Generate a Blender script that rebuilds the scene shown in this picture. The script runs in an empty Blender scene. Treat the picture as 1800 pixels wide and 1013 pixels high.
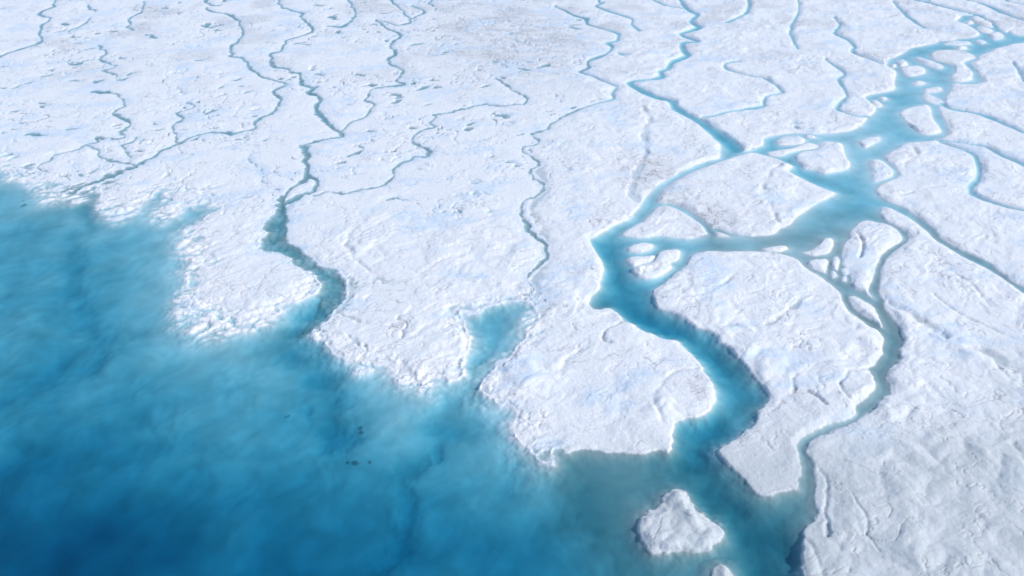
import bpy, math, numpy as np
from math import radians, sin, cos, tan

scene = bpy.context.scene
col = scene.collection

# ------------------------------------------------------------------ camera
ALT = 150.0                 # metres above the water
PITCH = radians(33.0)       # looking down
FPX = 1559.0                # focal length in pixels of the 1800 px wide photograph
cam_d = bpy.data.cameras.new('camera')
cam = bpy.data.objects.new('camera', cam_d)
col.objects.link(cam)
cam.location = (0, 0, ALT)
cam.rotation_euler = (radians(90) - PITCH, 0, 0)
cam_d.sensor_width = 36.0
cam_d.lens = 36.0 * FPX / 1800.0
cam_d.clip_start = 1.0
cam_d.clip_end = 60000.0
scene.camera = cam

# ------------------------------------------------------------------ light
SUN_EL = radians(40.0)
SUN_AZ = radians(100.0)     # clockwise from +Y: the sun stands to the right
w = bpy.data.worlds.new('World')
scene.world = w
w.use_nodes = True
nt = w.node_tree
nt.nodes.clear()
out = nt.nodes.new('ShaderNodeOutputWorld')
bg = nt.nodes.new('ShaderNodeBackground')
sky = nt.nodes.new('ShaderNodeTexSky')
sky.sky_type = 'NISHITA'
sky.sun_disc = False
sky.sun_elevation = SUN_EL
sky.sun_rotation = SUN_AZ
sky.altitude = 1200
sky.dust_density = 2.0
bg.inputs['Strength'].default_value = 0.15
nt.links.new(sky.outputs[0], bg.inputs[0])
nt.links.new(bg.outputs[0], out.inputs[0])

sun_d = bpy.data.lights.new('sun', 'SUN')
sun_d.energy = 2.75
sun_d.angle = radians(0.6)
sun_d.color = (1.0, 0.955, 0.90)
sun = bpy.data.objects.new('sun', sun_d)
col.objects.link(sun)
sun.rotation_euler = (radians(90) - SUN_EL, 0, radians(180) - SUN_AZ)
sun.location = (0, 0, 300)

scene.view_settings.view_transform = 'Standard'
scene.view_settings.look = 'None'
scene.view_settings.exposure = 0.17
scene.view_settings.gamma = 1.0
scene.view_settings.use_curve_mapping = False

# ------------------------------------------------------------------ helpers
CP, SP = cos(PITCH), sin(PITCH)

def ground(u, v):
    """where the line of sight of a surveyed photo point meets the water level"""
    u = np.asarray(u, float); v = np.asarray(v, float)
    x = (u - 900.0) / FPX
    y = (506.5 - v) / FPX
    t = ALT / (SP - y * CP)
    return x * t, (CP + y * SP) * t

def mpp(v):
    """metres per photo pixel across, at the ground seen in photo row v"""
    y = (506.5 - np.asarray(v, float)) / FPX
    return ALT / (SP - y * CP) / FPX

def sst(a, b, x):
    t = np.clip((x - a) / (b - a), 0, 1)
    return t * t * (3 - 2 * t)

def _hash(ix, iy, seed):
    h = (ix.astype(np.int64) * 374761393 + iy.astype(np.int64) * 668265263 + seed * 974634777) & 0xffffffff
    h = ((h ^ (h >> 13)) * 1274126177) & 0xffffffff
    return (h ^ (h >> 16)) & 0xffffffff

_G = np.array([(cos(a), sin(a)) for a in np.arange(16) * math.pi / 8], dtype=np.float32)

def perlin(x, y, seed=0):
    x0 = np.floor(x); y0 = np.floor(y)
    fx = (x - x0).astype(np.float32); fy = (y - y0).astype(np.float32)
    ix = x0.astype(np.int64); iy = y0.astype(np.int64)
    def g(dx, dy):
        k = _hash(ix + dx, iy + dy, seed) & 15
        return _G[k, 0] * (fx - dx) + _G[k, 1] * (fy - dy)
    sx = fx * fx * fx * (fx * (fx * 6 - 15) + 10)
    sy = fy * fy * fy * (fy * (fy * 6 - 15) + 10)
    a = g(0, 0); b = g(1, 0); c = g(0, 1); d = g(1, 1)
    return ((a + (b - a) * sx) * (1 - sy) + (c + (d - c) * sx) * sy) * 1.5

# ------------------------------------------------------------------ survey of the place (photo pixels)
LAKE = [(-4000,240),(-300,285),(0,292),(10,296),(18,305),(22,313),(55,316),(75,325),(85,338),(100,348),(112,343),(125,338),(140,332),
 (162,322),(175,332),(178,345),(190,356),(215,362),(228,366),(240,358),(262,352),(270,340),(278,330),(300,331),(312,330),(303,337),(292,340),
 (300,350),(290,362),(283,370),(300,377),(315,370),(325,362),(345,360),(356,352),(360,332),(366,345),(375,360),(388,363),
 (385,368),(365,375),(358,384),(350,395),(338,400),(326,405),(330,420),(345,425),(362,432),(355,450),(370,462),(350,468),(335,475),
 (332,490),(330,500),(338,515),(352,530),(370,533),(385,540),(395,553),(420,560),(440,555),(450,556),(480,558),(495,548),(490,540),(508,536),
 (530,530),(545,522),(560,515),(568,505),(598,498),(590,515),(575,528),(576,545),(585,555),(575,562),(558,566),(545,583),(560,590),
 (575,605),(585,620),(605,632),(640,637),(665,640),(685,645),(695,655),(715,660),(725,672),(738,682),(748,683),(750,668),(765,662),
 (785,668),(800,665),(810,655),(815,645),(818,640),(824,605),(818,590),(815,565),(805,552),(815,545),(840,552),(850,540),(862,533),
 (885,528),(915,531),(935,537),(940,548),(935,570),(925,590),(905,610),(900,630),(880,640),(865,655),(845,668),(840,685),(855,700),(880,715),
 (900,725),(912,755),(918,770),(930,790),(940,805),(960,811),(975,806),(975,783),(1000,788),(1040,791),(1090,790),(1125,793),
 (1150,788),(1172,790),(1183,776),(1190,764),(1240,764),(1262,850),(1262,1500),(-4000,1500)]
RIVER = [(2100,40),(1850,46),(1800,51),(1778,52),(1768,57),(1752,48),(1740,38),(1715,27),(1700,27),(1690,28),(1681,37),(1690,40),(1705,47),
 (1715,53),(1720,60),(1712,66),(1690,68),(1655,69),(1645,75),(1625,80),(1600,85),(1590,92),(1575,100),(1562,105),(1558,115),(1572,125),
 (1573,140),(1570,158),(1545,163),(1520,170),(1528,180),(1540,190),(1528,205),(1520,215),(1508,225),(1480,232),(1440,235),(1395,233),
 (1365,238),(1342,243),(1338,255),(1320,262),(1305,265),(1290,255),(1268,250),(1266,265),(1262,277),(1240,283),(1215,293),(1190,305),
 (1160,322),(1145,335),(1130,352),(1120,365),(1105,385),(1080,395),(1060,405),(1048,415),(1036,421),(1045,440),(1055,455),(1060,470),
 (1058,480),(1053,495),(1055,505),(1048,515),(1038,530),(1045,543),(1070,543),(1080,550),(1095,567),(1110,572),(1140,585),(1165,590),
 (1195,600),(1210,615),(1225,633),(1235,645),(1238,655),(1245,670),(1258,695),(1255,712),(1245,725),(1225,733),(1200,740),(1184,748),
 (1183,775),(1172,800),(1172,1500),(1500,1500),(1440,1060),(1415,1013),(1409,1000),(1407,975),(1410,960),(1416,945),(1415,932),(1437,905),
 (1434,885),(1432,870),(1430,850),(1426,822),(1421,800),(1420,790),(1430,777),(1445,769),(1480,757),(1510,740),(1535,722),(1555,700),
 (1565,690),(1562,670),(1560,655),(1575,640),(1585,625),(1588,600),(1582,585),(1570,560),(1555,540),(1550,515),(1547,500),(1547,480),
 (1553,462),(1569,445),(1590,432),(1597,418),(1590,407),(1570,395),(1555,387),(1548,376),(1550,366),(1560,366),(1570,370),(1600,385),
 (1625,402),(1640,420),(1655,430),(1690,450),(1730,470),(1770,495),(1800,518),(1900,575),(2100,700),(2100,650),(1900,557),(1800,505),(1775,490),
 (1755,475),(1740,460),(1700,443),(1670,430),(1650,415),(1640,398),(1610,380),(1590,365),(1565,355),(1545,343),(1542,335),(1550,325),
 (1565,318),(1580,312),(1582,305),(1575,295),(1562,285),(1558,275),(1570,265),(1585,257),(1600,251),(1640,249),(1660,243),(1667,232),
 (1667,225),(1663,212),(1655,198),(1652,188),(1660,181),(1664,168),(1675,155),(1674,148),(1695,149),(1710,148),(1726,146),(1727,135),
 (1716,122),(1708,112),(1720,105),(1722,100),(1745,88),(1765,82),(1800,75),(1850,70),(2100,66)]

# ice islands: (outline, label)
ISL = [
 ([(1397,862),(1370,870),(1340,873),(1330,865),(1315,850),(1300,835),(1280,815),(1262,797),(1260,788),(1285,775),(1300,768),(1310,755),(1330,735),
   (1335,722),(1350,712),(1352,690),(1340,678),(1330,665),(1320,650),(1300,630),(1280,610),(1262,600),(1260,590),(1240,580),(1225,575),
   (1200,560),(1180,550),(1155,540),(1148,525),(1148,510),(1165,500),(1190,478),(1205,465),(1215,450),(1240,443),(1290,443),(1340,443),
   (1370,447),(1400,455),(1410,465),(1420,475),(1440,488),(1460,500),(1475,515),(1482,530),(1490,545),(1510,560),(1530,575),(1543,585),
   (1549,600),(1548,620),(1535,635),(1522,643),(1526,650),(1535,662),(1537,680),(1528,697),(1508,712),(1500,733),(1470,745),(1445,755),(1415,765),(1402,775),(1398,790),
   (1402,820),(1400,840)], 'largest hummocky ice island between the main river and the right side channel'),
 ([(1093,412),(1100,407),(1120,395),(1140,380),(1150,367),(1165,362),(1185,366),(1205,377),(1220,388),(1238,400),(1243,410),(1225,416),
   (1205,419),(1180,417),(1160,414),(1130,417),(1105,416)], 'smooth triangular ice island beside the narrow blue channel, cut off by a thin grey creek'),
 ([(1157,349),(1165,335),(1180,325),(1200,312),(1230,298),(1265,285),(1305,272),(1320,268),(1345,273),(1365,280),(1392,291),(1386,300),
   (1400,310),(1430,325),(1455,335),(1469,341),(1450,350),(1430,360),(1420,368),(1400,380),(1385,395),(1370,403),(1360,412),(1340,415),
   (1310,414),(1285,411),(1268,405),(1254,402),(1237,388),(1217,373),(1195,361),(1175,357),(1159,357)],
   'broad ice island with grey dirt patches and a pointed right end, above the triangular island'),
 ([(1398,275),(1415,267),(1435,264),(1446,250),(1465,250),(1478,253),(1482,265),(1488,278),(1493,290),(1485,298),(1465,303),(1450,305),
   (1435,300),(1415,296),(1410,290)], 'boot shaped rugged ice island left of the bright blue river crossing'),
 ([(1368,247),(1380,240),(1402,240),(1415,246),(1410,253),(1385,255),(1369,254)], 'small oval ice island close under the upper river bank, above a thin curved strip'),
 ([(1352,268),(1375,263),(1400,259),(1420,252),(1434,255),(1432,260),(1410,264),(1390,268),(1372,275),(1357,274)], 'thin curved strip of ice just above the broad dirty island'),
 ([(1417,237),(1425,238),(1434,241),(1430,243),(1420,241)], 'sliver of ice right of the small oval island by the upper bank'),
 ([(1512,248),(1525,243),(1542,240),(1545,246),(1535,253),(1522,260),(1515,254)], 'lone wedge of ice in the middle of the wide bright river'),
 ([(1530,283),(1545,281),(1558,290),(1568,300),(1567,310),(1550,315),(1538,319),(1533,305)], 'squarish ice island hugging the right bank where the rivers meet'),
 ([(1583,198),(1600,190),(1628,185),(1636,195),(1640,210),(1650,225),(1652,232),(1635,237),(1620,235),(1605,225),(1590,210)], 'tall blocky ice island right of the bright upper river, a grey channel behind it'),
 ([(1621,168),(1628,164),(1640,170),(1655,178),(1658,182),(1645,183),(1630,179)], 'slanting ice islet just above the tall blocky island'),
 ([(1625,160),(1630,156),(1650,153),(1655,158),(1645,162),(1630,163)], 'flat ice islet with a pointed right end, above the slanting islet'),
 ([(1606,146),(1615,142),(1626,146),(1618,150),(1608,149)], 'tiny pale islet alone in the upper river below the oval island'),
 ([(1584,122),(1595,118),(1612,116),(1624,120),(1625,128),(1615,132),(1600,134),(1590,131)], 'rounded white ice island in the upper river basin'),
 ([(1608,102),(1615,101),(1630,105),(1645,110),(1657,117),(1650,121),(1635,117),(1618,110)], 'long thin slanting ice island in the upper river basin'),
 ([(1577,108),(1585,105),(1593,109),(1596,115),(1585,117),(1578,113)], 'small roundish islet between the left bank and the long thin slanting island'),
 ([(1567,115),(1573,113),(1575,117),(1569,119)], 'speck of ice touching the left bank of the upper basin'),
 ([(1635,98),(1645,90),(1665,88),(1690,90),(1710,97),(1714,102),(1698,107),(1694,112),(1702,120),(1709,130),(1706,141),(1690,144),(1676,142),
   (1672,138),(1680,128),(1679,118),(1660,110),(1645,106)], 'hooked ice island with wide top and narrow leg right of the upper basin'),
 ([(1660,77),(1675,73),(1700,73),(1706,78),(1690,80),(1670,79)], 'long flat ice strip in the river above the hooked island'),
 ([(1680,83),(1698,82),(1699,87),(1684,87)], 'little ice pad right above the hooked island'),
 ([(1650,70),(1665,68),(1680,69),(1676,71),(1655,72)], 'thin ice sliver at the upper bank above the long flat strip'),
 ([(1714,72),(1725,71),(1733,75),(1725,77)], 'small ice sliver right of the long flat strip'),
 ([(1740,59),(1755,57),(1763,62),(1762,68),(1748,70),(1742,65)], 'small square ice block in the topmost river fork'),
 ([(1718,47),(1735,49),(1747,55),(1738,58),(1725,56)], 'narrow ice block above the small square block of the topmost fork'),
 ([(1708,31),(1720,29),(1737,37),(1747,43),(1742,48),(1725,44),(1710,38)], 'slanting ice slab at the head of the topmost pool'),
 ([(1697,38),(1705,36),(1711,41),(1702,43)], 'tiny ice piece inside the topmost pool'),
 ([(1775,56),(1787,52),(1830,52),(1830,60),(1790,62)], 'ice island cut by the right edge at the top river'),
 ([(1532,178),(1540,177),(1551,184),(1548,188),(1540,188)], 'small islet beside the flat lobe on the left of the bright river'),
 ([(1547,171),(1555,170),(1560,174),(1552,176)], 'tiny islet just above the small islet near the left bank of the bright river'),
 ([(1512,393),(1525,388),(1540,390),(1560,395),(1575,405),(1584,418),(1580,428),(1560,438),(1548,448),(1540,465),(1535,480),(1530,495),
   (1526,510),(1532,521),(1518,512),(1502,505),(1496,495),(1492,480),(1485,470),(1480,455),(1482,430),(1493,420),(1496,410),(1505,400)],
   'tall ice island split by a dark crack below the wide pool'),
 ([(1412,443),(1425,440),(1440,432),(1450,422),(1463,421),(1466,430),(1460,440),(1450,447),(1430,448)], 'drop shaped ice island at the lower edge of the wide pool'),
 ([(1420,463),(1428,458),(1450,455),(1455,460),(1452,475),(1445,479),(1425,470)], 'rough triangular islet just below the drop shaped island'),
 ([(1463,458),(1470,452),(1476,462),(1472,475),(1465,472)], 'small upright oval islet left of the tall split island'),
 ([(1459,481),(1465,477),(1468,484),(1462,488)], 'leftmost of the pebble sized islets below the upright oval islet'),
 ([(1479,475),(1487,473),(1490,480),(1482,483)], 'pebble sized islet nearest to the tall split island'),
 ([(1480,487),(1485,485),(1486,494),(1480,493)], 'lowest of the pebble sized islets beside the tall split island'),
 ([(1340,438),(1365,434),(1380,434),(1383,438),(1370,443),(1350,442)], 'thin streamlined islet above the top bank of the largest island'),
 ([(1255,408),(1270,410),(1282,415),(1262,415)], 'small sliver of ice at the lower left corner of the broad dirty island'),
 ([(1493,523),(1500,520),(1520,530),(1535,540),(1545,555),(1549,573),(1540,568),(1520,555),(1502,541)], 'spindle shaped ice island in the right side channel'),
 ([(1105,438),(1112,431),(1130,427),(1147,430),(1145,437),(1125,443),(1108,442)], 'uppermost of three rounded islets at the river bend, small and oval'),
 ([(1102,456),(1115,451),(1145,449),(1150,452),(1135,461),(1115,467),(1106,463)], 'middle of three rounded islets at the river bend, long and thin'),
 ([(1112,471),(1130,466),(1150,459),(1160,445),(1175,440),(1190,440),(1193,450),(1188,458),(1178,462),(1180,470),(1165,483),(1145,491),
   (1125,487),(1113,479)], 'biggest of three rounded islets at the river bend, with a round head'),
 ([(1127,925),(1130,905),(1140,893),(1160,893),(1170,873),(1190,865),(1203,870),(1215,887),(1232,898),(1252,908),(1262,925),(1266,948),(1250,962),
   (1230,971),(1205,975),(1180,978),(1160,973),(1145,962),(1132,945)], 'lumpy grey white ice island alone in the lake by the river mouth'),
 ([(1252,1008),(1262,994),(1275,999),(1288,1018),(1285,1050),(1255,1050)], 'tip of an ice island at the bottom edge below the lumpy one'),
 ([(519,331),(530,322),(542,319),(555,320),(553,326),(540,333),(525,338)], 'small ice island where the left river splits'),
 ([(496,344),(505,341),(509,347),(500,350)], 'crumb of ice below the split of the left river'),
]
# ice blocks that channels cut loose (outline runs along the channels)
BLOCK = [
 ([(1488,171),(1474,184),(1470,190),(1485,199),(1505,204),(1526,207),(1541,191),(1528,180),(1518,169)], 'flat rounded ice lobe by the bright river, ringed by a thin creek'),
]

# streams: lists of (u, v, width in px)
STR = [
 [(1188,-110,5),(1190,-40,5),(1195,0,5),(1210,18,6),(1226,26,5),(1214,38,6),(1228,49,8),(1197,59,5),(1208,66,7),(1226,73,4),(1199,76,7),(1201,90,9),(1208,98,9),(1185,108,8),(1176,118,6),
  (1161,126,7),(1163,134,9),(1145,140,6),(1118,142,5),(1106,147,9),(1125,158,11),(1150,170,10),(1180,178,10),(1189,191,14),(1215,205,11),(1235,217,14),(1256,232,18),(1276,247,24),(1290,262,26)],
 [(470,-90,3),(490,5,3),(510,17,3),(522,21,3),(533,24,3),(532,36,3),(545,45,4),(549,58,4),(510,68,3),(498,80,4),(492,90,4),(477,95,5),(476,108,5),(490,119,4),(505,121,3),(512,126,4),(530,129,5),(526,140,6),(535,148,6),
  (556,155,6),(546,162,8),(560,170,6),(566,178,5),(554,186,8),(561,200,11),(575,215,8),(585,227,6),(603,240,6),(570,246,4),(532,254,9),(541,263,10),(535,283,9),(541,298,11),(540,312,18)],
 [(540,312,10),(520,325,8),(503,338,7),(492,348,14)],[(540,312,10),(560,319,7),(550,333,8),(525,346,10),(500,356,16)],
 [(492,345,16),(493,365,30),(493,380,32),(482,397,42),(490,412,34),(478,425,46),(502,434,38),(514,445,34),(524,460,30),(546,470,30),(570,482,38),(582,495,44),(583,510,48),(572,530,54),(554,555,56),(530,580,60)],
 [(436,272,2),(442,285,3),(455,298,4),(462,318,4),(486,337,3)],
 [(870,137,3),(893,153,3),(901,160,3),(920,169,4),(925,177,4),(912,184,3),(880,186,3),(850,185,3),(815,190,4),(785,198,4),(760,200,3),(766,205,3),(755,214,4),(762,222,4),(740,230,4),(722,248,4),(748,262,6),(755,273,5),(728,276,4),
  (715,285,4),(700,290,7),(687,302,5),(692,315,5),(670,327,5),(635,331,4),(618,339,4),(600,342,4),(570,339,4),(548,344,5)],
 [(660,-80,3),(675,-20,3),(690,3,3),(712,24,2),(722,38,3),(700,45,2),(660,34,2),(680,50,3),(705,62,5),(684,80,3),(700,92,5),(684,105,5),(697,118,4),(710,130,3),(695,140,4),(707,149,6),(660,157,2),(642,177,5),(655,183,4),(643,204,4),(620,214,3),(595,230,3)],
 [(600,-60,3),(615,3,3),(624,24,3),(617,38,4),(602,47,6),(572,46,2)],
 [(755,-60,2),(757,0,3),(760,12,3)],[(718,36,2),(745,21,3),(725,10,2)],
 [(340,-100,3),(360,0,3),(382,10,3)],
 [(362,15,3),(380,22,3),(408,26,5),(420,38,4),(424,55,4),(420,72,5),(408,82,4),(405,97,4),(430,103,4),(440,122,5),(452,132,5),(475,140,4),(500,148,4),(483,160,5),(492,175,7),(482,197,5),(465,207,4),(446,216,6),(440,228,4),(410,236,5),
  (398,234,7),(375,232,4),(350,236,4),(325,245,5),(300,260,6),(270,275,6),(245,288,9),(215,300,11),(190,312,12),(165,324,14),(140,335,20)],
 [(110,-80,3),(97,0,3),(88,15,3),(68,25,4),(86,33,3),(72,47,4),(68,62,4),(73,72,4),(50,83,3),(20,91,3),(-5,101,4),(-60,120,4)],
 [(255,3,2),(246,22,2),(226,33,3),(235,42,2),(222,48,3),(236,54,2)],[(153,9,3),(165,20,3)],[(158,31,2),(150,41,3),(137,48,3),(120,56,2)],
 [(170,80,3),(186,91,3),(178,104,4),(200,116,2),(184,124,4),(205,130,4),(205,138,3)],
 [(168,160,6),(180,163,9),(195,165,3),(215,172,3),(215,188,4),(200,198,4),(213,208,8),(232,218,3),(213,231,6),(217,241,5),(190,242,2),(165,243,4),(172,248,4),(150,256,4),(172,264,4),(170,275,4),(180,280,8),(205,285,5),(232,290,5)],
 [(330,182,3),(340,190,2),(308,199,4),(322,210,5),(308,220,4),(306,240,4),(313,252,3)],
 [(240,240,3),(232,250,4),(215,256,4),(226,270,4),(228,285,4)],
 [(152,254,3),(128,266,3),(100,272,5),(80,283,4),(66,294,5),(70,303,4),(60,316,6)],[(120,285,2),(132,290,3),(137,304,4),(150,308,3),(180,290,3)],
 [(975,10,2),(990,18,3),(1010,28,3),(1030,33,7),(1032,42,3),(1060,51,3),(1087,60,5),(1084,72,4),(1068,76,6),(1076,82,5),(1066,95,3),(1050,101,6),(1033,108,3),(1035,118,5),(1019,127,4),(1040,133,3),(1056,141,3),(1084,152,3)],
 [(1084,155,3),(1076,164,4),(1077,174,4),(1040,185,2),(1000,200,3),(970,218,3),(955,229,3),(934,236,4),(943,248,4),(938,255,3),(914,262,3),(930,275,3),(945,285,4),(936,300,4),(937,313,3),(953,326,5),(943,341,4),(922,350,4),(916,365,5),
  (921,385,6),(935,410,6),(955,430,6),(961,447,6),(948,465,6),(926,490,6),(935,510,5),(931,533,5)],
 [(1040,-70,3),(1052,2,3),(1061,4,3),(1048,11,3),(1070,20,4),(1110,33,3),(1110,43,3),(1124,54,4)],[(1146,0,3),(1170,10,3),(1200,15,3)],
 [(1800,182,6)],[(1342,186,5),(1325,190,7),(1290,194,3),(1262,201,4),(1235,207,4)],
 [(1300,108,2),(1275,112,3),(1278,122,4),(1310,132,3),(1345,138,3),(1365,152,3),(1373,163,4),(1345,170,3),(1342,184,5)],
 [(1310,-60,3),(1316,12,5),(1303,28,3),(1275,40,4)],
 [(1395,-60,3),(1405,15,2),(1396,34,3),(1388,55,4),(1392,68,4),(1402,86,3)],
 [(1465,30,2),(1477,45,3),(1467,58,4),(1490,70,4),(1502,83,5),(1497,91,4),(1515,100,3),(1550,112,2)],
 [(1570,3,2),(1590,25,4),(1605,37,4),(1625,50,2)],[(1450,104,2),(1468,117,4),(1485,130,3),(1472,140,4),(1481,152,5),(1490,171,3)],
 [(1488,171,4),(1474,184,5),(1470,191,6),(1485,199,4),(1505,204,4),(1528,206,4)],
 [(1550,-100,5),(1600,-8,5),(1625,3,6),(1650,10,6),(1690,20,5),(1722,28,5),(1735,37,5),(1748,46,5),(1752,56,4)],
 [(1620,-100,3),(1690,-8,3),(1720,5,4),(1745,14,6),(1765,24,5),(1800,36,4),(1870,55,4)],
 [(1730,-60,3),(1760,-4,3),(1800,8,3)],
 [(1657,183,7),(1668,190,6),(1690,195,6),(1720,200,6),(1740,207,10),(1760,216,6),(1800,233,6),(1870,262,6)],
 [(1650,247,6),(1690,251,4),(1732,259,6),(1765,275,7),(1800,290,9),(1870,320,9)],
 [(1655,251,5),(1690,262,4),(1708,270,6),(1718,285,9),(1720,300,8),(1717,316,8),(1705,328,9),(1708,339,9),(1730,351,8),(1765,362,7),(1800,370,6),(1870,380,6)],
 [(1152,357,5),(1175,361,4),(1195,365,4),(1215,379,5),(1235,394,7),(1248,408,11)],[(1255,403,4),(1290,412,3),(1330,418,4)],
 [(1780,110,2),(1793,130,3),(1800,145,3)],[(1340,137,3),(1362,150,3)],
]
# little melt pools
for ua_, va_, ub_, vb_, w_ in [(48,235,72,239,10),(70,239,88,240,3),(20,156,35,150,4),(72,134,90,131,6),(126,142,139,142,5),(165,143,182,142,6),(206,141,222,138,6),(225,133,235,128,3),
    (68,181,84,181,5),(22,195,35,193,4),(370,46,392,44,5),(210,100,220,102,4),(345,106,358,105,3),(130,76,148,75,2),(255,61,264,61,4),(264,62,276,67,4),(386,155,398,149,3),(408,142,419,139,4),
    (736,158,752,151,6),(914,121,930,124,4),(1086,93,1098,97,5),(1003,48,1020,51,4),(612,274,622,272,4),(622,272,640,268,7),(680,352,700,347,5),(700,348,720,352,3),(600,183,612,183,3),
    (110,42,118,43,6),(458,247,467,245,4),(520,76,535,76,3),(722,80,745,75,3),(1392,215,1406,217,4),(1396,222,1402,226,4),(17,226,30,226,3),(120,225,137,224,3),(268,215,272,220,3),(5,232,10,234,3)]:
    STR.append([(ua_,va_,w_*.5),((ua_+ub_)/2,(va_+vb_)/2+.6,w_),(ub_,vb_,w_*.4)])
# dry gullies and cracks: (points, half width m, depth m)
GUL = [
 ([(1128,190),(1142,212),(1130,235),(1136,262),(1130,285),(1118,305),(1108,340),(1121,354)], 2.2, 1.0),
 ([(943,280),(955,330),(935,370),(960,430),(950,480),(935,520)], 3.0, .5),
 ([(1148,525),(1180,524),(1230,522),(1262,508),(1285,492)], 1.3, .7),([(1222,572),(1250,570),(1300,574),(1345,572),(1370,560),(1395,540),(1420,520),(1480,526)], 1.5, .8),
 ([(1520,646),(1492,652),(1478,672),(1486,696),(1506,712)], .9, 1.0),([(1400,665),(1396,690),(1420,690),(1445,712)], 1.0, .8),
 ([(1045,545),(1010,540),(970,542),(935,545)], 2.2, .8),([(1095,568),(1068,580),(1058,598),(1072,606)], 1.0, .6),
 ([(1430,822),(1447,842),(1458,875),(1449,900),(1452,945)], .8, 1.1),
 ([(1555,530),(1640,580),(1690,606),(1740,622),(1770,645),(1820,690)], 2.8, .8),([(1740,622),(1760,655),(1800,680)], 1.6, .7),
 ([(1500,872),(1512,890),(1530,925),(1528,945),(1548,975)], .6, .35),([(1780,780),(1800,815),(1830,880)], 1.2, .6),
 ([(1340,335),(1352,305),(1372,290)], 1.6, .6),([(1345,350),(1370,395)], 1.3, .6),([(1495,400),(1515,425),(1512,455)], 1.0, 1.0),
 ([(1400,930),(1425,960),(1440,1000),(1460,1040)], .8, .7),([(1170,750),(1150,700),(1180,660),(1230,650)], 1.2, .4),
 ([(905,680),(960,700),(990,640),(1030,610)], 1.2, .4),([(1600,255),(1612,275),(1590,290)], 1.5, .6),([(1580,345),(1640,330),(1700,332)], 1.5, .5),
 ([(595,515),(612,520),(600,540),(590,550)], .8, .9),([(600,548),(640,565),(690,570)], .7, .8),([(610,590),(640,612),(625,635)], .7, .8),
 ([(700,600),(720,575),(705,560)], .6, .6),([(690,500),(640,470),(610,430),(625,400)], 1.6, .5),([(800,450),(740,480),(700,470)], 1.0, .6),
 ([(1640,520),(1700,560),(1790,600)], 1.0, .4),([(1650,470),(1700,500),(1740,540)], .9, .4),
]
# lake and river depth soundings (u, v, metres)
DEP = np.array([(30,340,1.0),(100,400,1.2),(30,450,1.7),(200,380,.9),(130,480,1.8),(250,450,1.2),(300,520,1.1),(60,560,1.9),(200,600,1.9),(330,600,1.3),(410,600,.9),(50,680,2.5),(200,720,2.7),
 (350,700,2.1),(450,680,1.7),(480,610,1.0),(545,640,2.1),(620,680,1.2),(700,720,1.4),(620,760,2.0),(450,780,2.5),(300,820,3.3),(120,820,3.7),(30,880,4.4),(100,960,5.6),(250,960,5.2),(450,930,4.0),
 (600,850,2.9),(600,960,4.6),(680,960,3.3),(750,900,3.1),(780,800,2.2),(850,760,1.5),(870,600,.7),(830,650,.9),(900,830,2.2),(950,900,2.9),(900,990,3.8),(1020,960,2.8),(1000,830,1.2),
 (1060,860,1.3),(1120,830,1.2),(1100,980,1.8),(1200,840,1.0),(1300,930,.9),(1390,890,.7),(1210,990,1.5),(1290,1000,1.3),(1340,990,2.4),(1390,1000,3.2),(1400,920,.9),(1250,760,1.9),(1300,680,2.1),(1330,740,1.3),(1200,570,2.0),(1110,510,2.0),(1080,450,1.5),
 (1150,430,.9),(1300,430,.7),(1430,390,.75),(1500,330,.8),(1510,270,.6),(1560,200,.6),(1600,130,.6),(1640,80,.6),(1780,65,.6),(1560,610,.8),(1550,500,.7),(1450,750,.9),(1415,830,.8),(1650,420,.9),(1780,500,1.0),(1400,320,1.0),
 (1450,480,.7),(1640,215,.6),(1580,420,.6),(1505,262,.35),(1510,300,.35),(1450,398,.42),(1400,410,.45),(1560,190,.4),(1545,215,.4),(1600,150,.4),(1330,432,.45),(1470,320,1.1),(1535,348,1.0),(1575,252,.8),(1540,165,.9),(1640,140,.4),(1500,400,.8),(1245,300,.7),(0,1200,6.5),(600,1200,6.0),(1100,1200,4.0),(-300,500,2.5),(-300,900,5.5)], float)
# drowned channels on the lake bed (points, half width m, extra depth m)
DROWN = [
 ([(160,325),(150,350),(150,400),(128,410),(127,450),(123,490),(150,540),(150,570),(172,600),(160,640)], 2.2, .6),
 ([(388,366),(350,400),(328,410),(318,470),(312,520),(320,550),(332,580)], 1.6, .45),
 ([(575,530),(530,575),(500,600),(520,610),(545,630),(560,660),(570,700),(590,760)], 4.0, 1.7),([(545,625),(520,650),(522,680),(540,715)], 1.6, .45),
 ([(935,545),(920,600),(850,655),(810,700),(790,730),(770,790)], 1.8, .8),([(1240,740),(1215,790),(1215,830),(1260,880),(1320,930),(1370,980),(1400,1060)], 5.0, 1.7),
 ([(905,545),(868,560),(862,600),(850,640),(815,690),(780,740)], 5.0, 1.1),([(340,366),(300,365),(275,350)], 2.5, .6),([(385,362),(365,385),(345,400)], 2.5, .7),
 ([(1262,800),(1290,850),(1340,900),(1400,960)], 3.0, .8),([(915,770),(890,820),(880,850)], 1.8, .5),
 ([(740,800),(700,830),(720,870),(700,940),(640,1010)], 2.0, .8),([(0,700),(90,640),(140,600)], 2.0, .4),
 ([(1045,430),(1075,480),(1100,530),(1180,570),(1260,630),(1300,680),(1310,720),(1270,760)], 3.0, .8)]

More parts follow.
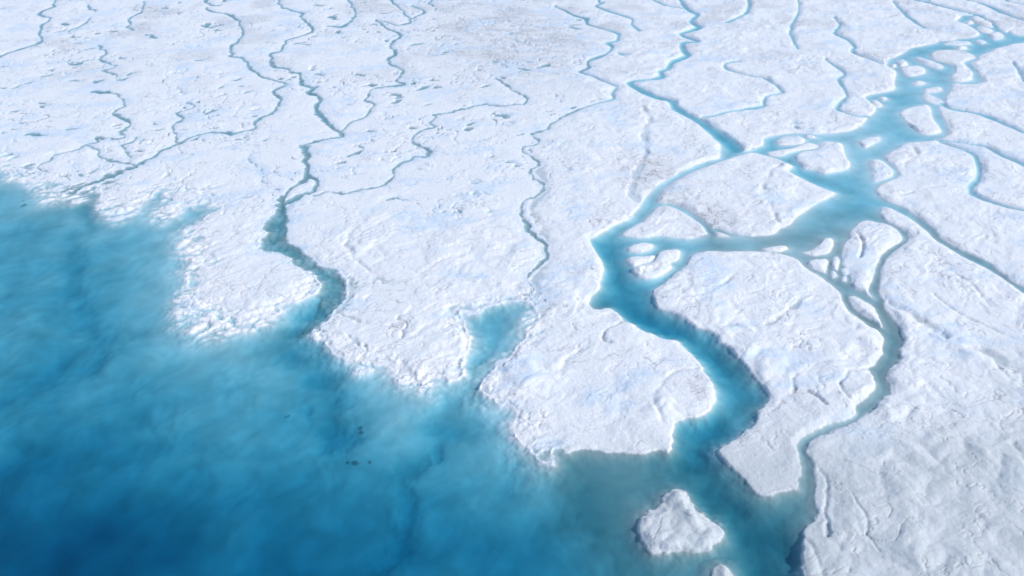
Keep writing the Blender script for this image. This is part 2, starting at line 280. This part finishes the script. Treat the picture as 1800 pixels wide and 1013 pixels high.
def smooth(pts, n, closed):
    """Catmull-Rom curve through surveyed points"""
    P = [np.array(p, float) for p in pts]; m = len(P); o = []
    for i in range(m if closed else m - 1):
        p1, p2 = P[i], P[(i + 1) % m]
        p0 = P[i - 1] if (closed or i > 0) else p1
        p3 = P[(i + 2) % m] if (closed or i + 2 < m) else p2
        if np.hypot(*(p2 - p1)[:2]) > 160: o.append(tuple(p1)); continue
        if np.hypot(*(p1 - p0)[:2]) > 160: p0 = p1
        if np.hypot(*(p3 - p2)[:2]) > 160: p3 = p2
        c = .8
        for k in range(n):
            t = k / n
            q = .5 * (2 * p1 + c * (p2 - p0) * t + (2 * c * p0 - (6 - c) * p1 + (6 - 2 * c) * p2 - c * p3 + (0)) * t * t * 1.0
                      + (-c * p0 + (4 - c) * p1 - (4 - c) * p2 + c * p3) * t ** 3)
            o.append(tuple(q))
    if not closed: o.append(tuple(P[-1]))
    return o
STR = [smooth(q, 3, False) for q in STR]
GUL = [(smooth(q, 4, False), a_, b_) for q, a_, b_ in GUL]
DROWN = [(smooth(q, 4, False), a_, b_) for q, a_, b_ in DROWN]
LAKE = smooth(LAKE, 2, True); RIVER = smooth(RIVER, 3, True)
ISL = [(smooth(q, 3, True), l_) for q, l_ in ISL]

# ------------------------------------------------------------------ the survey grid on the ground
uf = np.arange(-240, 2041, 2.0)
uc1 = np.array([-9000,-5000,-3000,-1800,-1200,-800,-500,-380,-300,-265.])
uu = np.concatenate([uc1, uf, 1800 - uc1[::-1]])
vf = np.arange(-90, 1111, 1.25)
vv = np.concatenate([[-503,-498,-485,-460,-430,-390,-340,-290,-240,-200,-170,-145,-125,-110,-100,-95], vf,
                     [1113,1118,1130,1150,1180,1230,1300,1450,1700,2100,2600]])
U, V = np.meshgrid(uu, vv)
PX, PY = ground(U, V)
nr, nc = U.shape
rowm = mpp(vv)                                   # m per px across
dyrow = np.abs(np.gradient(PY[:, 0]))            # m between rows
FOOT = np.maximum(rowm * 2.0, dyrow * 0.7)[:, None] * np.ones((1, nc))

def noise(lam, seed, ang=0.0, an=1.0, lod=True, x=None, y=None):
    """one octave, wavelength lam in metres, stretched by an along ang"""
    x = PX if x is None else x; y = PY if y is None else y
    if ang or an != 1.0:
        c, s = cos(ang), sin(ang)
        a = (x * c + y * s) / (lam * an); b = (-x * s + y * c) / lam
    else:
        a = x / lam; b = y / lam
    n = perlin(a + seed * 7.31, b - seed * 3.17, seed)
    if lod:
        n = n * np.clip(lam / (2.4 * FOOT) - .5, 0, 1)
    return n

def fbm(lam, seed, octv=4, gain=.5, **k):
    r = 0; a = 1.0
    for i in range(octv):
        r = r + a * noise(lam / 2 ** i, seed + i * 13, **k); a *= gain
    return r

leftness = 1 - sst(940, 1040, U)                 # the lake side has frayed shores, the river side smooth ones
frq = 0.30 + 0.70 * leftness + .30 * sst(460, 620, V) * (1 - leftness) + .3 * sst(60, 20, np.hypot(U - 1200, (V - 925) * 1.2) - 45)
WX = PX + frq * (1.5 * noise(11, 1) + .85 * noise(5, 2) + .5 * noise(2.2, 3) + .25 * noise(1.0, 4)).astype(float)
WY = PY + frq * (1.8 * noise(11, 5) + 1.1 * noise(5, 6) + .7 * noise(2.2, 7) + .3 * noise(1.0, 8)).astype(float)

def win(us, vs, marg):
    """index window of the grid round some photo points, margin in metres"""
    m = mpp(max(min(max(vs), 1500), -490))
    u0, u1 = min(us) - marg / mpp(min(max(max(vs), -480), 1500)), max(us) + marg / mpp(min(max(max(vs), -480), 1500))
    xa, ya = ground(900, max(vs)); xb, yb = ground(900, max(min(vs), -490))
    lo = ya - marg - 3; hi = yb + marg + 3
    yc = PY[:, 0]
    rows = np.nonzero((yc >= lo) & (yc <= hi))[0]
    i0, i1 = (rows[0], rows[-1] + 1) if len(rows) else (0, 0)
    j0, j1 = np.searchsorted(uu, [u0 - 12, u1 + 12])
    return i0, i1, j0, j1

def segdist(x, y, ax, ay, bx, by):
    dx, dy = bx - ax, by - ay
    L = dx * dx + dy * dy + 1e-9
    t = np.clip(((x - ax) * dx + (y - ay) * dy) / L, 0, 1)
    return np.hypot(x - ax - t * dx, y - ay - t * dy), t

def poly_sd(poly, marg=26.0, x=None, y=None):
    """signed distance in metres, positive inside"""
    x = WX if x is None else x; y = WY if y is None else y
    D = np.full((nr, nc), marg); IN = np.zeros((nr, nc), bool)
    n = len(poly)
    gx, gy = ground([p[0] for p in poly], [p[1] for p in poly])
    for k in range(n):
        a, b = k, (k + 1) % n
        i0, i1, j0, j1 = win([poly[a][0], poly[b][0]], [poly[a][1], poly[b][1]], marg)
        if i1 > i0 and j1 > j0:
            d, _ = segdist(x[i0:i1, j0:j1], y[i0:i1, j0:j1], gx[a], gy[a], gx[b], gy[b])
            np.minimum(D[i0:i1, j0:j1], d, out=D[i0:i1, j0:j1])
        # crossing test
        lo, hi = min(gy[a], gy[b]) - 5, max(gy[a], gy[b]) + 5
        rows = np.nonzero((PY[:, 0] >= lo) & (PY[:, 0] <= hi))[0]
        if len(rows) and gy[a] != gy[b]:
            i0, i1 = rows[0], rows[-1] + 1
            ys = y[i0:i1]; xs = x[i0:i1]
            c = ((gy[a] > ys) != (gy[b] > ys)) & (xs < (gx[b] - gx[a]) * (ys - gy[a]) / (gy[b] - gy[a]) + gx[a])
            IN[i0:i1] ^= c
    return np.where(IN, D, -D)

def stroke_sd(pts, marg=26.0, field=None, dep=None):
    """max over strokes of (radius - distance)"""
    for k in range(len(pts) - 1):
        (ua, va, wa), (ub, vb, wb) = pts[k], pts[k + 1]
        i0, i1, j0, j1 = win([ua, ub], [va, vb], marg)
        if i1 <= i0 or j1 <= j0: continue
        ax, ay = ground(ua, va); bx, by = ground(ub, vb)
        hz = 1 + .60 * (abs(ub - ua) / (math.hypot(ub - ua, vb - va) + 1e-6)) ** 2       # widths were read across the stream: undo the foreshortening
        hz = hz * .55 + .35 if (va > 350 and ua < 620) else hz
        ra, rb = (wa + 1.6) * mpp(va) / 2 * hz, (wb + 1.6) * mpp(vb) / 2 * hz
        d, t = segdist(WX[i0:i1, j0:j1], WY[i0:i1, j0:j1], ax, ay, bx, by)
        r = ra + (rb - ra) * t
        s = r - d
        f = field[i0:i1, j0:j1]
        m = s > f
        f[m] = s[m]
        q = dep[i0:i1, j0:j1]
        q[m] = np.broadcast_to(r, s.shape)[m]

def line_field(lines, marg, sh=1.0):
    """sum of gaussian troughs"""
    F = np.zeros((nr, nc))
    for pts, wid, dep in lines:
        us = [p[0] for p in pts]; vs = [p[1] for p in pts]
        i0, i1, j0, j1 = win(us, vs, marg)
        if i1 <= i0 or j1 <= j0: continue
        D = np.full((i1 - i0, j1 - j0), 1e3)
        gx, gy = ground(us, vs)
        for k in range(len(pts) - 1):
            d, _ = segdist(WX[i0:i1, j0:j1], WY[i0:i1, j0:j1], gx[k], gy[k], gx[k + 1], gy[k + 1])
            D = np.minimum(D, d)
        F[i0:i1, j0:j1] = np.maximum(F[i0:i1, j0:j1], dep * np.exp(-(D / (wid * sh)) ** 2))
    return F

s_lake = poly_sd(LAKE)
s_riv = poly_sd(RIVER)
s_str = np.full((nr, nc), -26.0); r_str = np.zeros((nr, nc))
for st in STR:
    stroke_sd(st, 14.0, s_str, r_str)

# islands
own = np.full((nr, nc), -1, int)                # which island a vertex belongs to
s_isl = np.full((nr, nc), -26.0)
for k, (poly, lab) in enumerate(ISL):
    us = [p[0] for p in poly]; vs = [p[1] for p in poly]
    sd = poly_sd(poly, 14.0)
    m = (sd > s_isl) & (sd > -13.9)
    s_isl[m] = sd[m]; own[m & (sd > -1.1)] = k
for k, (poly, lab) in enumerate(BLOCK):
    sd = poly_sd(poly, 2.0, PX, PY)
    own[sd > 0] = len(ISL) + k

s_open = np.maximum(s_lake, s_riv)
s_wide = np.minimum(s_open, -s_isl)
s_wat = np.maximum(s_wide, np.minimum(s_str, np.where(s_isl > 1.5, -s_isl, 99)))
# where the shore is a beach of the lake rather than a river bank
lakeish = sst(-3, 3, s_lake - s_riv) * leftness
lakeish = np.maximum(lakeish, .25 * leftness * (s_lake > -20))

# depth
D2 = DEP.copy()
gxs, gys = ground(D2[:, 0], D2[:, 1])
num = np.zeros((nr, nc)); den = np.full((nr, nc), 1e-9)
for k in range(len(D2)):
    sg = 32.0 * mpp(D2[k, 1]) + 3
    sgy = sg * 1.6
    wgt = np.exp(-.5 * (((PX - gxs[k]) / sg) ** 2 + ((PY - gys[k]) / sgy) ** 2)) + 1e-6 / (1 + ((PX - gxs[k]) ** 2 + (PY - gys[k]) ** 2) / 400)
    num += wgt * D2[k, 2]; den += wgt
dmax = num / den * (1 + .16 * sst(720, 980, V) * leftness)
bedn = fbm(24, 41, 3, .5, lod=False)
bwx = PX + 4 * noise(14, 43); bwy = PY + 4 * noise(14, 44)
streak = fbm(9, 47, 3, .5, ang=.55, an=1.1, x=bwx, y=bwy)
cloud = 1 + .16 * bedn + .10 * streak * sst(6, 2, dmax) + .07 * noise(3.0, 50, ang=.55, an=1.2, x=bwx, y=bwy) * sst(3.5, 1, dmax)
drown = line_field(DROWN, 18, 1.5) * .8 * (.6 + .4 * sst(-.3, .3, noise(9, 59)))
inlet = np.clip(s_wide, 0, None)
shelf = 2.9 + 2.3 * lakeish
dep_wide = (dmax * cloud) * ((1 - .55 * lakeish) * (1 - np.exp(-inlet / shelf)) + .55 * lakeish * (1 - np.exp(-inlet / 15))) + drown * (1 - np.exp(-inlet / 2.0))
dep_wide += sst(0, .6, inlet) * .10
inl = np.clip(s_str, 0, None)
dmx_s = .55 + .22 * np.clip(r_str, 0, 4)
dep_str = dmx_s * (1 - np.exp(-inl / (.6 + .45 * r_str)))
depth = np.maximum(dep_wide, dep_str) + .02
shoal = lakeish * sst(16, 2, inlet) * (.55 * np.abs(fbm(6, 51, 3)) + .35 * np.abs(noise(2.4, 57)))
depth = depth - shoal * np.exp(-inlet / 5)
# shoals where the drowned shore only just shows
SHOAL = [(347,430,8),(352,462,6),(105,338,7),(80,325,6),(140,342,6),(345,545,8),(375,562,7),(330,520,5),(715,664,3.5),(745,675,3),(190,367,5),(215,372,6),(290,375,6),
 (930,560,3),(560,585,3),(300,352,5),(390,570,6),(450,560,5),(640,640,4)]
bil = np.abs(noise(5.5, 53, ang=.4, an=1.5, x=bwx, y=bwy)) + .6 * np.abs(noise(2.3, 54, ang=.4, an=1.4)) + .35 * np.abs(noise(1.1, 58))
for su, sv, rr in SHOAL:
    gx0, gy0 = ground(su, sv)
    wgt = np.exp(-((((PX - gx0) / rr) ** 2 + ((PY - gy0) / (rr * 1.5)) ** 2)) ** 1.5) * .95
    depth = depth * (1 - wgt) + wgt * (.60 - 1.35 * bil)

# ice top
plain = (1 - sst(330, 470, V)) * (1 - sst(1000, 1120, U + .25 * V))     # the low, wet plain drained by small streams
upleft = np.clip(plain + .35 * (1 - sst(150, 260, V)), 0, 1)
Hb = .54 - .20 * plain - .12 * leftness * (1 - plain) + .20 * (1 - .5 * plain) * fbm(38, 61, 2, lod=False)
wx = PX + 2.2 * noise(9, 71); wy = PY + 2.2 * noise(9, 72)
def terr(k, sharp):
    f = np.floor(k); r = k - f
    return f + sst(0, sharp, r) - k
nearr = sst(480, 700, V)
m1 = sst(-.1, .35, noise(31, 81)) * (1 - .9 * nearr)
m2 = sst(.0, .4, noise(23, 82)) * (1 - .6 * nearr)
m3 = sst(-.35, .25, noise(35, 83))
c1 = fbm(17, 73, 3, .5, ang=.5, an=1.5, x=wx, y=wy)
c2 = fbm(6.5, 91, 3, .5, ang=.3, an=1.5, x=wx, y=wy)
det = .42 * c1 + .12 * c2
det += m1 * .24 * terr(c1 * 2.6, .12)
det += m2 * .10 * terr(c2 * 1.9, .16)
# soft mounds with creases between them
b1_ = np.abs(noise(10, 131, ang=.4, an=1.3, x=wx, y=wy)); b2_ = np.abs(noise(4.2, 133, ang=.4, an=1.3, x=wx, y=wy)); b3_ = np.abs(noise(1.8, 135))
det += ((.35 + .65 * m3) * ((.62 + .40 * nearr) * b1_ + (.30 + .08 * nearr) * b2_) + .08 * b3_ * (.4 + .6 * m2)) * (1 - .45 * plain)
det += .055 * noise(2.1, 95) + .035 * noise(1.1, 97) + .06 * (1 - .5 * nearr) * fbm(3.4, 98, 3, .6, ang=.5, an=1.4, x=wx, y=wy)
lump = sst(95, 60, np.hypot(U - 1200, (V - 925) * 1.2))
det += lump * (.9 * np.abs(noise(7, 171)) + .5 * b2_)
det *= 1 - .45 * plain
# short thin cracks and scarps
c3 = fbm(7.5, 101, 4, .5, ang=.45, an=1.5, x=wx, y=wy)
cm = sst(.02, .26, fbm(11, 103, 2))
cm = np.maximum(cm, .5 * sst(60, 330, V) * 0)
crack = np.exp(-(c3 / (.028 + .022 * FOOT)) ** 2) * cm
det -= .26 * crack
c5 = fbm(23, 109, 5, .5, ang=-.3, an=1.2, x=wx, y=wy)
seam = np.exp(-(c5 / (.012 + .010 * FOOT)) ** 2) * sst(-.1, .2, noise(33, 110))
c6 = fbm(10, 119, 5, .5, ang=.2, an=1.3, x=wx, y=wy)
seam2 = np.exp(-(c6 / (.014 + .018 * FOOT)) ** 2) * sst(-.15, .15, noise(19, 120))
det -= (.20 + .22 * plain) * seam + (.13 - .06 * nearr + .16 * plain) * seam2
# melt pits
pn = noise(5.2, 111, ang=.25, an=1.7, x=wx, y=wy) + .5 * noise(2.8, 113, ang=.25, an=1.5) + .25 * c3
pth = .545 - .13 * upleft
pits = sst(pth, pth + .16, pn) * (.10 + .9 * upleft)
c4 = fbm(13, 105, 3, .5, ang=-.2, an=1.3, x=wx, y=wy)
rill = np.exp(-(c4 / (.03 + .018 * FOOT)) ** 2) * sst(-.45, -.1, noise(28, 107)) * upleft
gul = line_field(GUL, 9, .62) * (.35 + .65 * sst(-.25, .2, noise(8, 117)))
so = np.clip(-s_wat, 0, None)
beach = lakeish * sst(-16, 0, s_lake)
slump = sst(-.15, .3, noise(10, 143) + .4 * noise(4, 144))
bw = (.45 + .25 * leftness) + 1.5 * slump + 2.2 * beach
Hs = Hb * (.75 + .6 * noise(7, 145) * sst(6, 1, so)) * (1 - .55 * sst(5, 1, so) * (s_str > s_wide) * (1 - sst(1100, 1250, U + .3 * V)))      # small streams lie in shallow dips
bank = .70 * sst(0, 1, so / bw) + .30 * (1 - np.exp(-so / 5.0))
ice = .04 + Hs * bank + det * (.2 + .8 * sst(0, 2.5, so)) - (.6 * beach * (np.abs(noise(3.4, 141, ang=.5, an=2)) + .5 * np.abs(noise(1.5, 142)) - .12)) * sst(0, .8, so) * sst(9, 2, so)
wetp = np.maximum(pits * sst(-.05, .3, noise(16, 118)), rill * .8) * sst(.5, 2.5, so) * sst(-.25, .2, noise(45, 115, lod=False) + .1)
ice = ice - wetp * (Hb + .30)
ice = np.where((wetp > .3) | (beach > .2), ice, np.maximum(ice, .05 + .2 * sst(0, 2.5, so)))
ice = ice - gul * sst(0, 2, so)
ice = np.where(gul > .05, np.maximum(ice, -.08), ice)
far = sst(-95, -200, V) + sst(1112, 1125, V) * 0
ice = np.where(V < -92, np.maximum(ice, .2), ice)
ice = np.where(V < -200, .8, ice)
Z = np.where(s_wat > 0, -depth, ice)
Z = np.clip(Z, -7.5, 6)
edge_in = (U > -300) & (U < 2100)
Z = np.where((V > 1600), np.minimum(Z, -3), Z)

# how dirty the ice / bed is
dirt = .5 * sst(.05, .6, noise(30, 121, lod=False) + .4 * noise(9, 122)) * (1 - sst(40, 200, V))
for (du, dv, rr, am) in [(1150,300,9,.9),(1245,385,5,.9),(1255,380,3,1),(870,60,40,.55),(940,80,30,.5),(1180,350,8,.6),(1290,390,8,.4),(1105,310,6,.7),(180,120,25,.2),(1225,680,4,.6),(1410,700,4,.5)]:
    gx0, gy0 = ground(du, dv)
    dirt += am * np.exp(-(((PX - gx0) / rr) ** 2 + ((PY - gy0) / (rr * 1.8)) ** 2)) * (.35 + .65 * sst(-.1, .4, noise(2.5, 123) + noise(6, 124)))
silt = .5 * sst(1180, 1420, U) * sst(330, 420, V) + .25 - .15 * sst(1000, 1100, U) * sst(450, 350, V)
for (du, dv, rr, am) in [(1080,830,14,.85),(1180,850,12,.75),(1400,900,9,.85),(1150,980,9,.5),(1290,930,7,.45),(1020,830,8,.5),(160,345,14,.5),(1060,530,5,.5),(1260,420,8,.3),(1290,960,10,.4),(1110,960,10,.4),(1570,60,30,.2),(480,600,8,.2),(1560,620,15,.4)]:
    gx0, gy0 = ground(du, dv)
    silt += am * np.exp(-(((PX - gx0) / rr) ** 2 + ((PY - gy0) / (rr * 1.5)) ** 2))
dirt += .75 * crack * sst(-.2, .3, noise(15, 125)) + .8 * seam + .55 * seam2 + .35 * sst(.1, .6, gul)
slush = sst(.25, .8, 1.2 * noise(14, 127, ang=.3, an=1.8) + .6 * noise(5, 128, ang=.3, an=1.8) + .08 * plain) * .75 + .7 * sst(.05, .3, wetp) + .5 * sst(2.2, .3, so) * (s_str > s_wide)
slush = np.clip(slush + plain * (.7 * seam + .5 * seam2), 0, 1)
near_dim = sst(640, 900, V + .10 * (U - 1200) + 90 * noise(40, 129, lod=False)) * sst(850, 1000, U)  # greyer near ice, with the lower-edge darkening of the view painted into its colour
spot = np.zeros((nr, nc))
for du, dv, rr in [(41,358,.8),(39,350,.5),(608,800,.45),(622,801,.6),(648,802,.4),(634,742,.6),(633,750,.5),(500,722,.4),(505,720,.4)]:
    gx0, gy0 = ground(du, dv)
    spot += sst(1.6, .4, np.hypot((PX - gx0) / rr, (PY - gy0) / rr * .8) + .9 * noise(1.6, 161) + .5 * noise(.7, 162))
spot = np.clip(spot, 0, 1)
silt += .55 * (s_str > s_wide) * (1 - sst(1000, 1100, U))
silt = np.clip(silt + .25 * fbm(9, 151, 3), 0, 1)

# ------------------------------------------------------------------ materials
def new_mat(name):
    m = bpy.data.materials.new(name); m.use_nodes = True
    n = m.node_tree; n.nodes.clear()
    return m, n.nodes, n.links

def ice_material():
    m, N, L = new_mat('glacier_ice')
    out = N.new('ShaderNodeOutputMaterial')
    b = N.new('ShaderNodeBsdfPrincipled')
    tc = N.new('ShaderNodeNewGeometry')
    def nz(scale, det=4, rough=.55):
        n = N.new('ShaderNodeTexNoise'); n.inputs['Scale'].default_value = scale
        n.inputs['Detail'].default_value = det; n.inputs['Roughness'].default_value = rough
        L.new(tc.outputs['Position'], n.inputs['Vector']); return n
    def ramp(src, a, b_, c0, c1):
        r = N.new('ShaderNodeMapRange'); r.inputs[1].default_value = a; r.inputs[2].default_value = b_
        r.inputs[3].default_value = c0; r.inputs[4].default_value = c1
        L.new(src, r.inputs[0]); return r.outputs[0]
    def mix(fac, c1, c2):
        x = N.new('ShaderNodeMix'); x.data_type = 'RGBA'
        if isinstance(fac, float): x.inputs[0].default_value = fac
        else: L.new(fac, x.inputs[0])
        for i, c in ((6, c1), (7, c2)):
            if isinstance(c, tuple): x.inputs[i].default_value = (*c, 1)
            else: L.new(c, x.inputs[i])
        return x.outputs[2]
    n1 = nz(.06, 5); n2 = nz(.35, 6, .6); n3 = nz(1.6, 5, .65)
    c = mix(ramp(n1.outputs[0], .35, .65, 0, 1), (.785, .81, .83), (.81, .825, .835))
    c = mix(ramp(n2.outputs[0], .50, .72, 0, .55), c, (.70, .79, .88))
    c = mix(ramp(n3.outputs[0], .58, .74, 0, .4), c, (.66, .70, .77))
    at = N.new('ShaderNodeAttribute'); at.attribute_name = 'dirt'
    mul = N.new('ShaderNodeMath'); mul.operation = 'MULTIPLY'
    L.new(at.outputs['Fac'], mul.inputs[0]); L.new(ramp(n3.outputs[0], .42, .62, .1, 1.3), mul.inputs[1])
    mul.use_clamp = True
    c = mix(mul.outputs[0], c, (.36, .36, .38))
    sl = N.new('ShaderNodeAttribute'); sl.attribute_name = 'slush'
    ms = N.new('ShaderNodeMath'); ms.operation = 'MULTIPLY'; ms.use_clamp = True
    L.new(sl.outputs['Fac'], ms.inputs[0]); L.new(ramp(n2.outputs[0], .38, .62, .35, 1.0), ms.inputs[1])
    c = mix(ms.outputs[0], c, (.58, .72, .86))
    ba = N.new('ShaderNodeAttribute'); ba.attribute_name = 'near_dim'
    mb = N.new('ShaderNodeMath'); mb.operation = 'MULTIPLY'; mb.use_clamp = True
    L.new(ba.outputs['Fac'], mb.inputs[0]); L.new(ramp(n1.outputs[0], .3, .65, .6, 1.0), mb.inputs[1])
    c = mix(mb.outputs[0], c, (.53, .575, .59))  # painted dimming of the near ice goes into the base colour
    # bed below the water line: silty old ice
    wet = N.new('ShaderNodeAttribute'); wet.attribute_name = 'bed'
    si = N.new('ShaderNodeAttribute'); si.attribute_name = 'silt'
    bed = mix(si.outputs['Fac'], (.80, .84, .87), (.35, .38, .38))
    bed = mix(ramp(n2.outputs[0], .45, .75, 0, .22), bed, (.50, .56, .58))
    c = mix(wet.outputs['Fac'], c, bed)
    sp = N.new('ShaderNodeAttribute'); sp.attribute_name = 'spot'
    c = mix(sp.outputs['Fac'], c, (.30, .32, .33))
    L.new(c, b.inputs['Base Color'])
    b.inputs['Roughness'].default_value = .6
    b.inputs['Sheen Weight'].default_value = .25; b.inputs['Sheen Roughness'].default_value = .5
    b.inputs['Sheen Tint'].default_value = (.9, .95, 1, 1)
    b.inputs['Specular IOR Level'].default_value = .25
    bump = N.new('ShaderNodeBump'); bump.inputs['Strength'].default_value = .9; bump.inputs['Distance'].default_value = .32
    ab = N.new('ShaderNodeMath'); ab.operation = 'MULTIPLY_ADD'; ab.inputs[1].default_value = -.7; ab.inputs[2].default_value = .75
    L.new(wet.outputs['Fac'], ab.inputs[0]); L.new(ab.outputs[0], bump.inputs['Strength'])
    nb = nz(.9, 8, .62)
    L.new(nb.outputs[0], bump.inputs['Height']); L.new(bump.outputs[0], b.inputs['Normal'])
    L.new(b.outputs[0], out.inputs['Surface'])
    return m

def water_material():
    m, N, L = new_mat('melt_water')
    out = N.new('ShaderNodeOutputMaterial')
    tr = N.new('ShaderNodeBsdfTransparent')
    gl = N.new('ShaderNodeBsdfGlossy'); gl.inputs['Roughness'].default_value = .12
    fr = N.new('ShaderNodeFresnel'); fr.inputs['IOR'].default_value = 1.33
    geo = N.new('ShaderNodeNewGeometry')
    sx = N.new('ShaderNodeSeparateXYZ'); L.new(geo.outputs['True Normal'], sx.inputs[0])
    gt = N.new('ShaderNodeMath'); gt.operation = 'GREATER_THAN'; gt.inputs[1].default_value = .5
    L.new(sx.outputs['Z'], gt.inputs[0])
    nb = N.new('ShaderNodeMath'); nb.operation = 'SUBTRACT'; nb.inputs[0].default_value = 1.0
    L.new(geo.outputs['Backfacing'], nb.inputs[1])
    m1 = N.new('ShaderNodeMath'); m1.operation = 'MULTIPLY'; L.new(fr.outputs[0], m1.inputs[0]); L.new(gt.outputs[0], m1.inputs[1])
    m2 = N.new('ShaderNodeMath'); m2.operation = 'MULTIPLY'; L.new(m1.outputs[0], m2.inputs[0]); L.new(nb.outputs[0], m2.inputs[1])
    no = N.new('ShaderNodeTexNoise'); no.inputs['Scale'].default_value = 1.1; no.inputs['Detail'].default_value = 4
    L.new(geo.outputs['Position'], no.inputs['Vector'])
    bp = N.new('ShaderNodeBump'); bp.inputs['Strength'].default_value = .25; bp.inputs['Distance'].default_value = .06
    L.new(no.outputs[0], bp.inputs['Height']); L.new(bp.outputs[0], gl.inputs['Normal']); L.new(bp.outputs[0], fr.inputs['Normal'])
    mx = N.new('ShaderNodeMixShader'); L.new(m2.outputs[0], mx.inputs[0]); L.new(tr.outputs[0], mx.inputs[1]); L.new(gl.outputs[0], mx.inputs[2])
    L.new(mx.outputs[0], out.inputs['Surface'])
    va = N.new('ShaderNodeVolumeAbsorption')
    va.inputs['Color'].default_value = (1 - .40, 1 - .134, 1 - .088, 1); va.inputs['Density'].default_value = 1.0
    L.new(va.outputs[0], out.inputs['Volume'])
    return m

ICE = ice_material()
WATER = water_material()

# ------------------------------------------------------------------ the ice: sheet and islands cut from one survey
fa = own[:-1, :-1]; fb = own[1:, :-1]; fc = own[:-1, 1:]; fd = own[1:, 1:]
fown = np.maximum(np.maximum(fa, fb), np.maximum(fc, fd))
idx = np.arange(nr * nc).reshape(nr, nc)
quads = np.stack([idx[1:, :-1], idx[1:, 1:], idx[:-1, 1:], idx[:-1, :-1]], -1)
co_all = np.stack([PX, PY, Z], -1).reshape(-1, 3)
# the last rows behind the viewer run on far back
co_all = co_all.reshape(nr, nc, 3)
co_all[-1, :, 1] = -6000; co_all[-1, :, 0] = np.linspace(-20000, 20000, nc)
co_all = co_all.reshape(-1, 3)
att = {'dirt': np.clip(dirt, 0, 1).ravel(), 'bed': sst(.05, -.25, Z).ravel(), 'silt': silt.ravel(), 'slush': slush.ravel(), 'near_dim': near_dim.ravel(), 'spot': spot.ravel()}

def build(name, faces, origin):
    q = faces.reshape(-1)
    ids, inv = np.unique(q, return_inverse=True)
    me = bpy.data.meshes.new(name)
    n = len(ids); nf = len(faces)
    me.vertices.add(n); me.loops.add(nf * 4); me.polygons.add(nf)
    me.vertices.foreach_set('co', (co_all[ids] - np.array(origin)).astype(np.float32).ravel())
    me.loops.foreach_set('vertex_index', inv.astype(np.int32).ravel())
    me.polygons.foreach_set('loop_start', (np.arange(nf) * 4).astype(np.int32))
    me.polygons.foreach_set('loop_total', np.full(nf, 4, np.int32))
    me.polygons.foreach_set('use_smooth', np.ones(nf, bool))
    me.update(calc_edges=True)
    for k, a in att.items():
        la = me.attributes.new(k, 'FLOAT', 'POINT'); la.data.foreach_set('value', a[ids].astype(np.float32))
    me.materials.append(ICE)
    o = bpy.data.objects.new(name, me); o.location = origin
    col.objects.link(o)
    return o

sheet = build('ice_sheet', quads[fown < 0].reshape(-1, 4), (0, 0, 0))
sheet['kind'] = 'structure'
for k, (poly, lab) in enumerate(ISL + BLOCK):
    f = quads[fown == k].reshape(-1, 4)
    if not len(f): print('no faces for', lab); continue
    gx0, gy0 = ground([p[0] for p in poly], [p[1] for p in poly])
    o = build('ice_island', f, (float(np.mean(gx0)), float(np.mean(gy0)), 0.0))
    o['label'] = lab; o['category'] = 'ice island'; o['group'] = 'ice islands between the melt channels'

# ------------------------------------------------------------------ the water bodies
def water(name, poly, depth=9.0):
    gx, gy = ground([p[0] for p in poly], [p[1] for p in poly])
    P = np.stack([gx, gy], -1)
    A = .5 * np.sum(P[:, 0] * np.roll(P[:, 1], -1) - np.roll(P[:, 0], -1) * P[:, 1])
    if A < 0: P = P[::-1]
    e = np.roll(P, -1, 0) - P; e /= np.linalg.norm(e, axis=1, keepdims=True)
    nrm = np.stack([-e[:, 1], e[:, 0]], -1)
    b = nrm + np.roll(nrm, 1, 0); b /= np.maximum(np.linalg.norm(b, axis=1, keepdims=True), .4)
    P = P + b * .012
    n = len(P)
    vs = [(p[0], p[1], 0.0) for p in P] + [(p[0], p[1], -depth) for p in P]
    fs = [tuple(range(n)), tuple(range(2 * n - 1, n - 1, -1))] + [(i, i + n, (i + 1) % n + n, (i + 1) % n) for i in range(n)]
    me = bpy.data.meshes.new(name); me.from_pydata(vs, [], fs); me.update()
    me.materials.append(WATER)
    o = bpy.data.objects.new(name, me); col.objects.link(o)
    o['kind'] = 'structure'
    return o

LB = [(-3000,200),(-100,270),(0,283),(40,300),(90,325),(135,322),(165,316),(200,320),(400,300),(450,450),(520,520),(556,500),(604,512),(700,560),(800,530),(860,500),(925,520),(945,530),(1000,600),(1100,700),(1170,745)]
RB = [(1186,757),(1262,791),(1330,840),(1400,862),(1434,885),(1600,1000),(1700,1500)]
water('meltwater_lake', LB + RB + [(-3000,1500)])
TOP = -330
water('meltwater_river', [(1150,TOP),(1140,80),(1110,125),(1096,148),(1110,200),(1100,300),(1000,400),(960,500),(945,530),(1000,600),(1100,700),(1170,745)] + RB + [(3600,1500),(2600,TOP)])
b1 = [(300,TOP),(330,100),(340,200),(250,250),(150,290),(135,322)]
b2 = [(440,TOP),(455,90),(500,130),(515,150),(520,240),(420,245),(400,300)]
b3 = [(950,TOP),(950,150),(860,250),(860,500)]
water('meltwater_stream', [(-1500,TOP)] + b1 + LB[4::-1])
water('meltwater_stream', b1[::-1] + b2 + [LB[7], LB[6]])
water('meltwater_stream', b2[::-1] + b3 + LB[14:8:-1])
water('meltwater_stream', b3[::-1] + [(1150,TOP),(1140,80),(1110,125),(1096,148),(1110,200),(1100,300),(1000,400),(960,500),(945,530),(925,520)])
